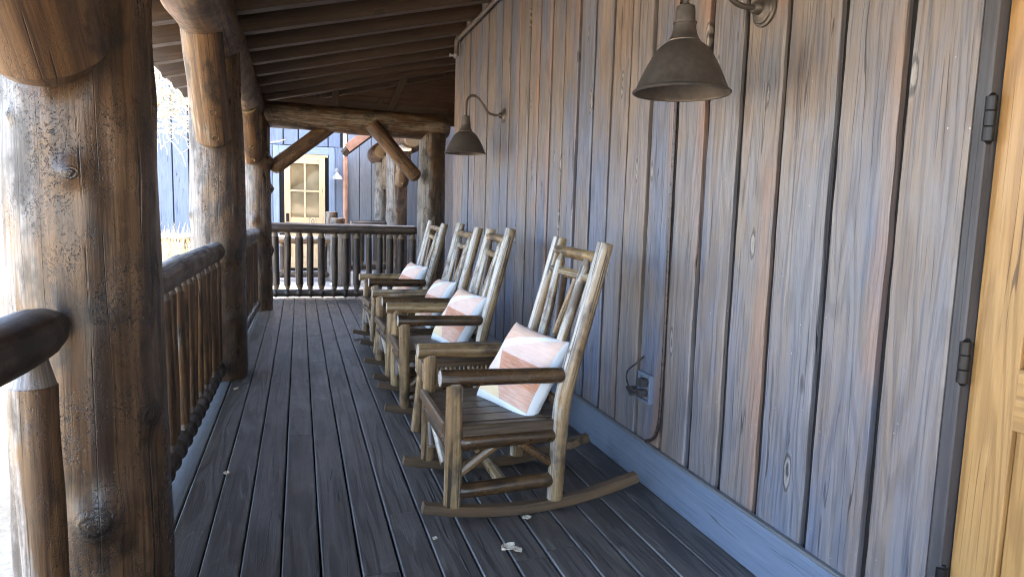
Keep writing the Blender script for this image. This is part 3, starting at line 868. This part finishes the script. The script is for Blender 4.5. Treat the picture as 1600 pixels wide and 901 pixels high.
# ------------------------------------------------------------------ pipe, cable, outlet
pp = empty('sprinkler_pipe', (1.64, 7.4, 3.2), 'brown pipe under the rafters along the top of the plank wall, ending in an elbow', 'pipe')
m = MB(); m.tube([(1.635, -3.5, 3.185), (1.635, 2, 3.185), (1.635, 7.30, 3.185)], .022, 14, .5); m.build('pipe', M['pipe'], pp)
m = MB(); m.lathe([(.022, -.035), (.03, -.033), (.03, .03), (.022, .034)], (1.635, 7.30, 3.185), (0, 1, 0), 16)
m.tube([(1.635, 7.31, 3.185), (1.635, 7.36, 3.175), (1.635, 7.375, 3.12), (1.635, 7.375, 3.03)], .026, 14, .01); m.build('elbow', M['pipe'], pp)
m = MB(); m.lathe([(.03, 0), (.03, .03), (.014, .035), (.012, .07), (.022, .072), (.022, .078), (.004, .08)], (1.64, 7.375, 3.03), (-1, 0, 0), 16); m.build('sprinkler_head', M['greymetal'], pp)

m = MB(); m.tube([(1.676, 2.835, 2.6), (1.678, 2.836, 1.9), (1.674, 2.828, 1.3), (1.677, 2.826, .8), (1.676, 2.828, .45), (1.673, 2.835, .34), (1.668, 2.87, .275), (1.66, 2.925, .245)], .0085, 10, .03)
tag(m.build('wall_cable', M['cable']), 'thin brown cable running down a groove of the plank wall beside the outlet', 'cable')

ob = empty('wall_outlet', (1.68, 2.98, .5), 'open grey outdoor outlet box with its lid folded out, low on the plank wall', 'outlet')
oy, oz = 2.985, .505
m = MB(); m.box((1.664, oy - .062, oz - .075), (1.689, oy + .062, oz - .062), 'y', .002); m.box((1.664, oy - .062, oz + .062), (1.689, oy + .062, oz + .075), 'y', .002)
m.box((1.664, oy - .062, oz - .0618), (1.689, oy - .050, oz + .0618), 'z', .002); m.box((1.664, oy + .050, oz - .0618), (1.689, oy + .062, oz + .0618), 'z', .002)
m.build('box_frame', M['baseboard'], ob)
m = MB(); m.box((1.681, oy - .0498, oz - .0615), (1.688, oy + .0498, oz + .0615), 'z', .001)
m.build('face_plate', M['greymetal'], ob)
for s in (-1, 1):
    m = MB(); m.lathe([(.0, .0), (.019, .0), (.019, .006), (.016, .008), (0, .008)], (1.681, oy, oz + s * .028), (-1, 0, 0), 20, cap=False); m.build('socket', M['jamb'], ob)
m = MB(); m.bar((1.664, oy + .056, oz - .03), (1.612, oy + .07, oz - .032), .10, .008, (0, -.2, 1)); m.build('lid', M['jamb'], ob)
m = MB(); m.box((1.630, oy - .02, oz - .045), (1.672, oy + .02, oz - .008), 'x', .006); m.box((1.640, oy - .026, oz + .008), (1.672, oy + .018, oz + .05), 'x', .006); m.build('plug', M['jamb'], ob)
m = MB(); m.tube([(1.632, oy, oz - .025), (1.59, oy + .02, oz + .01), (1.60, oy + .06, oz + .07), (1.655, oy + .055, oz + .12), (1.675, oy + .03, oz + .155)], .0045, 8, .01); m.build('cord', M['cable'], ob)

# ------------------------------------------------------------------ leaves on the deck
def leaf(x, y, s, a, label):
    s *= .9; m = MB(); n = 9; V = []; F = []
    for i in range(n):
        t = i / (n - 1); wd = s * .42 * math.sin(math.pi * min(1, t * .93 + .05)) * (1 + .35 * mn.noise(Vector((t * 5, x * 9, y))))
        px = (t - .5) * s
        for k_ in (-1, -.5, 0, .5, 1):
            lift = .004 + s * (.20 * abs(k_) ** 1.5 + .18 * (t - .5) ** 2 * 2) + .10 * s * (1 + mn.noise(Vector((t * 4, k_ * 2, x * 5))))
            V.append((x + px * math.cos(a) - k_ * wd * math.sin(a), y + px * math.sin(a) + k_ * wd * math.cos(a), lift))
    for i in range(n - 1):
        for k_ in range(4):
            F.append((i * 5 + k_, i * 5 + k_ + 1, i * 5 + k_ + 6, i * 5 + k_ + 5))
    m.add(V, F)
    o = m.build('dry_leaf', M['leaf'], sharp=60)
    md = o.modifiers.new('thickness', 'SOLIDIFY'); md.thickness = .0012
    tag(o, label, 'leaf', 'dry leaves on the deck')
leaf(.80, 2.475, .075, .4, 'largest curled pale leaf lying on the deck in front of the nearest rocker')
leaf(-.365, 3.57, .045, 1.6, 'pale leaf on the deck beside the near railing, out in the open')
leaf(.835, 2.455, .05, 2.0, 'smaller pale leaf touching the largest leaf on the deck')
leaf(.965, 2.72, .05, .1, 'pale leaf under the bottom of the nearest chair rocker')
leaf(.53, 2.64, .03, 1.0, 'tiny pale leaf left of the nearest rocker on a deck gap')
leaf(-.46, 5.25, .05, .8, 'pale leaf on the deck at the foot of the middle post')
leaf(1.20, 3.02, .035, .8, 'tiny pale leaf on the deck under the nearest chair towards the wall')

# ------------------------------------------------------------------ far lodge
FY = 15.0
fb = empty('lodge_building', (-2, FY + 2, 0), 'blue plank lodge building across the yard beyond the far railing', 'building')
m = MB(); x = -9.0
while x < .86:
    xb = min(x + .30, .86)
    for lo, hi in ([(-.4, 5.2)] if (xb < -.42 or x > .60) else [(2.62, 5.2)]):
        m.box((x, FY, lo), (xb - .024, FY + .03, hi), 'z', .006)
    x += .30
m.box((-.60, FY, -.4), (-.526, FY + .03, 2.61), 'z', .005); m.box((.726, FY, -.4), (.893, FY + .03, 2.61), 'z', .005)
m.build('siding', M['farwall'], fb)
m = MB(); m.box((-9, FY + .031, -.45), (.90, FY + 4, 5.2), 'z', .01); m.build('wall_core', M['darkgap'], fb)
m = MB(); m.box((-.52, FY - .03, -.2), (-.40, FY - .001, 2.60), 'z', .004); m.box((.60, FY - .03, -.2), (.72, FY - .001, 2.60), 'z', .004); m.box((-.398, FY - .032, 2.44), (.598, FY - .001, 2.60), 'x', .004)
m.build('door_surround', M['surround'], fb)
m = MB(); m.box((-.38, FY - .02, 2.385), (.58, FY + .02, 2.439), 'x', .004); m.build('door_lintel', M['fardoor'], fb)
rf = MB(); rf.bar((-9.4, FY + 2, 5.5), (1.4, FY + 2, 5.5), 5.6, .3, (0, 0, 1)); rf.build('roof', M['roofing'], fb)

fd = empty('glazed_door', (.1, FY, .1), 'pale pine door with four glass panes in the blue lodge wall', 'door')
dx0, dx1 = -.30, .52
m = MB()
m.box((dx0, FY - .05, .05), (dx0 + .12, FY - .005, 2.38), 'z', .004); m.box((dx1 - .12, FY - .05, .05), (dx1, FY - .005, 2.38), 'z', .004)
m.box((dx0 + .1205, FY - .048, 2.24), (dx1 - .1205, FY - .006, 2.38), 'x', .004); m.box((dx0 + .1205, FY - .048, .95), (dx1 - .1205, FY - .006, 1.12), 'x', .004)
m.box((dx0 + .1205, FY - .048, .05), (dx1 - .1205, FY - .006, .30), 'x', .004)
m.build('frame', M['fardoor'], fd)
m = MB(); m.box((dx0 + .1205, FY - .03, .301), (dx1 - .1205, FY - .01, .949), 'z', .004); m.build('panel', M['fardoor'], fd)
m = MB(); cxm = (dx0 + dx1) / 2; m.box((cxm - .018, FY - .046, 1.1205), (cxm + .018, FY - .008, 2.2395), 'z', .003); m.box((dx0 + .121, FY - .044, 1.655), (cxm - .0185, FY - .01, 1.69), 'x', .003); m.box((cxm + .0185, FY - .044, 1.655), (dx1 - .121, FY - .01, 1.69), 'x', .003)
m.build('muntin', M['fardoor'], fd)
for (xa, xb) in ((dx0 + .1215, cxm - .019), (cxm + .019, dx1 - .1215)):
    for (za, zb) in ((1.121, 1.654), (1.691, 2.239)):
        m = MB(); m.box((xa, FY - .025, za), (xb, FY - .018, zb), 'z', .0); m.build('pane', M['glass'], fd)
m = MB(); m.box((dx0 + .03, FY - .068, 1.02), (dx0 + .09, FY - .051, 1.20), 'z', .004); m.build('lock_plate', M['black'], fd)

fl = empty('wall_lamp', (.76, FY - .03, 2.05), 'small grey wall lamp beside the glazed door of the lodge', 'lamp')
m = MB(); m.lathe([(.0, 0), (.05, 0), (.05, .02), (0, .03)], (.76, FY - .002, 2.12), (0, -1, 0), 20, cap=False); m.build('wall_plate', M['greymetal'], fl)
m = MB(); m.tube([(.76, FY - .03, 2.12), (.76, FY - .10, 2.14), (.76, FY - .15, 2.17), (.76, FY - .18, 2.13), (.76, FY - .18, 2.06)], .011, 10, .02); m.build('arm', M['greymetal'], fl)
m = MB(); m.lathe([(.12, 0), (.115, .01), (.09, .06), (.04, .10), (.03, .14), (0, .145)], (.76, FY - .18, 1.94), segs=24, cap=False); m.build('shade', M['greymetal'], fl)

m = MB(); m.tube([(.93, 14.85, 2.42), (.93, 14.85, 1.2), (.93, 14.85, -.02)], .05, 12, .3)
tag(m.build('downspout', M['copper']), 'reddish copper downspout at the corner of the blue lodge wall', 'downspout')

# ------------------------------------------------------------------ wing to the right with log posts
wg = empty('log_porch_wing', (2, 13.5, 0), 'small roofed porch wing with pale plank wall behind the far railing', 'building')
m = MB(); x = .99
while x < 4.4:
    m.box((x, 14.93, -.02), (min(x + .24, 4.5), 14.96, 4.2), 'z', .004); x += .252
m.build('siding', M['wing'], wg)
m = MB(); m.box((.98, 14.961, -.02), (4.5, 15.3, 4.2), 'z', .003); m.build('wall_core', M['darkgap'], wg)
sl2 = .80
m = MB(); m.bar((.83 + .7, 12.7, 2.46 + .7 * sl2), (.83 + .7, 14.3, 2.46 + .7 * sl2), 1.80, .06, (-sl2, 0, 1)); m.build('roof', M['roofing'], wg)
for k_ in range(5):
    yy = 12.78 + k_ * .36
    m = MB(); m.bar((.86, yy, 2.40), (2.2, yy, 2.40 + 1.34 * sl2), .07, .09); m.build('rafter', M['rafter'], wg)
m = MB(); m.bar((.83, 12.68, 2.42), (2.25, 12.68, 2.42 + 1.42 * sl2), .05, .15); m.build('barge_board', M['copper'], wg)
for (px_, py_, r_, lb, sd_) in ((1.62, 14.0, .17, 'farther log post of the porch wing, half hidden behind its neighbour', 31), (1.68, 12.35, .19, 'nearer log post of the porch wing seen beside the far corner post', 37)):
    post(px_, py_, r_, 2.55, lb, [(1.4, R(-60), .04, .04), (1.0, R(-90), .04, .03)], segs=32, step=.06, seed=sd_, base=-.02,
         brace=[((px_ + .05, py_ - r_ - .0, 1.75), (px_ + .05, py_ - r_ - .45, 2.4), .12, sd_ + 1)])
for (px_, py_, z_, r_, L_, lb) in ((1.86, 11.7, 2.56, .22, 2.6, 'thick log beam end poking out above the nearer wing post'), (1.52, 13.4, 2.45, .18, 1.0, 'log beam end above the farther wing post')):
    m = MB(); m.log([(px_, py_, z_), (px_, py_ + L_, z_)], r_, 32, .06, .04, None, ends=('blunt', 'flat'))
    tag(m.build('log_beam', M['beam']), lb, 'beam')
DR = (M['darkrail'],) * 3
railing('dark yard railing beyond the deck, left of its thick newel', (-5.2, 13.0, 0), (.60, 13.0, 0), .74, .10, 22, .075, .05, .04, (M['rail'], M['darkrail'], M['darkrail']), ends=('flat', 'flat'))
railing('short railing of the porch wing between its newel and the nearer wing post', (.86, 12.3, 0), (1.52, 12.35, 0), 1.07, .30, 5, .07, .05, .045, DR, ends=('blunt', 'blunt'))
for (nx_, ny_, nr_, nt_, lb) in ((.73, 12.15, .125, .98, 'thick dark newel log standing behind the far railing'), (.57, 13.05, .11, 1.27, 'tall flat topped newel log behind the far railing, nearer to the glazed door'), (.66, 12.75, .13, 1.16, 'low flat topped newel log between the two other newels')):
    m = MB(); m.log([(nx_, ny_, -.03), (nx_, ny_, nt_)], nr_, 28, .05, .04, None, wear=PW)
    tag(m.build('newel_post', M['darkrail'] if nt_ < 1 else M['post']), lb, 'newel')

# ------------------------------------------------------------------ bare tree and dry grass outside
def bare_tree():
    t = empty('bare_tree', (-1.15, 11.7, -.45), 'bare tree with a dense tangle of bleached twigs hanging past the eave', 'tree')
    m = MB(); m.log([(-1.15, 11.7, -.45), (-1.18, 11.7, 1.4), (-1.3, 11.7, 2.5)], [.11, .09, .06], 14, .1, .06, None); m.build('trunk', M['twig'], t)
    rnd = random.Random(5); m = MB()
    C = Vector((-1.72, 11.7, 3.5))
    def strand(p, d, L, r):
        pts = [p.copy()]; st = L / 6
        for i in range(6):
            d = (d + Vector((rnd.gauss(0, .35), rnd.gauss(0, .35), rnd.gauss(0, .30) - .06))).normalized()
            p = p + d * st; pts.append(p.copy())
        V = []; F = []
        for i, q in enumerate(pts):
            rr = r * (1 - .11 * i)
            T = (pts[min(i + 1, 6)] - pts[max(i - 1, 0)]).normalized()
            a = T.orthogonal().normalized(); b = T.cross(a)
            for k_ in range(4):
                th = k_ * math.pi / 2
                V.append(q + (a * math.cos(th) + b * math.sin(th)) * rr)
        for i in range(6):
            for k_ in range(4):
                F.append((i * 4 + k_, i * 4 + (k_ + 1) % 4, (i + 1) * 4 + (k_ + 1) % 4, (i + 1) * 4 + k_))
        m.add(V, F)
        return pts
    for _ in range(16):
        d0 = Vector((rnd.gauss(0, 1), rnd.gauss(0, .6), rnd.gauss(.2, .8))).normalized()
        pts = strand(Vector((-1.3, 11.7, 2.5)), (d0 + Vector((-.4, 0, .5))).normalized(), rnd.uniform(.8, 1.5), .022)
    for _ in range(950):
        while True:
            q = Vector((rnd.uniform(-1, 1), rnd.uniform(-1, 1), rnd.uniform(-1, 1)))
            if q.length < 1: break
        p = C + Vector((q.x * 1.15, q.y * .6, q.z * 1.15))
        strand(p, Vector((rnd.gauss(.3, 1), rnd.gauss(0, .6), rnd.gauss(-.1, .5))).normalized(), rnd.uniform(.3, .7), rnd.uniform(.010, .017))
    m.build('crown', M['twig'], t)
bare_tree()
def grass():
    m = MB(); rnd = random.Random(11)
    for _ in range(420):
        bx, by = rnd.gauss(-1.95, .3), rnd.gauss(11.8, .35)
        h = rnd.uniform(.9, 1.5); lx, ly = rnd.gauss(0, .22), rnd.gauss(0, .22)
        V = []; F = []
        for i in range(5):
            t = i / 4; w_ = .006 * (1 - t * .7)
            c = Vector((bx + lx * t * t, by + ly * t * t, -.45 + h * t))
            V += [c + Vector((-w_, 0, 0)), c + Vector((w_ * .5, w_, 0)), c + Vector((w_ * .5, -w_, 0))]
        for i in range(4):
            for k_ in range(3):
                F.append((i * 3 + k_, i * 3 + (k_ + 1) % 3, (i + 1) * 3 + (k_ + 1) % 3, (i + 1) * 3 + k_))
        m.add(V, F)
    tag(m.build('dry_grass', M['straw']), 'tall dry yellow grass growing outside the railing', 'grass', kind='stuff')
grass()

# ------------------------------------------------------------------ light
EL, AZ = 58.0, 80.0
wd = bpy.data.worlds.new('World'); scene.world = wd; wd.use_nodes = True
nt = wd.node_tree; nt.nodes.clear()
sky = nt.nodes.new('ShaderNodeTexSky'); sky.sky_type = 'NISHITA'; sky.sun_disc = False
sky.sun_elevation = R(EL); sky.sun_rotation = R(AZ); sky.altitude = 0; sky.air_density = 1.0; sky.dust_density = 3.5; sky.ozone_density = .35
bg = nt.nodes.new('ShaderNodeBackground'); bg.inputs[1].default_value = .15
ow = nt.nodes.new('ShaderNodeOutputWorld')
nt.links.new(sky.outputs[0], bg.inputs[0]); nt.links.new(bg.outputs[0], ow.inputs[0])
sl = bpy.data.lights.new('sun', 'SUN'); sl.energy = 2.0; sl.angle = R(.5); sl.color = (1, .94, .84)
so = bpy.data.objects.new('sun', sl); COL.objects.link(so)
sv = Vector((math.sin(R(AZ)) * math.cos(R(EL)), math.cos(R(AZ)) * math.cos(R(EL)), math.sin(R(EL))))
so.rotation_euler = sv.to_track_quat('Z', 'Y').to_euler(); so.location = (-5, -10, 12)

vs = scene.view_settings
scene.display_settings.display_device = 'sRGB'
vs.view_transform = 'Standard'; vs.look = 'None'; vs.gamma = 1.0; vs.use_curve_mapping = False
vs.exposure = 4.25
cy = scene.cycles
cy.max_bounces = 8; cy.diffuse_bounces = 5; cy.glossy_bounces = 3; cy.caustics_reflective = False; cy.caustics_refractive = False
cy.use_denoising = True; cy.denoising_prefilter = 'NONE'; cy.denoising_input_passes = 'RGB_ALBEDO_NORMAL'; cy.filter_width = 1.1
try: cy.denoiser = 'OPENIMAGEDENOISE'
except Exception: pass
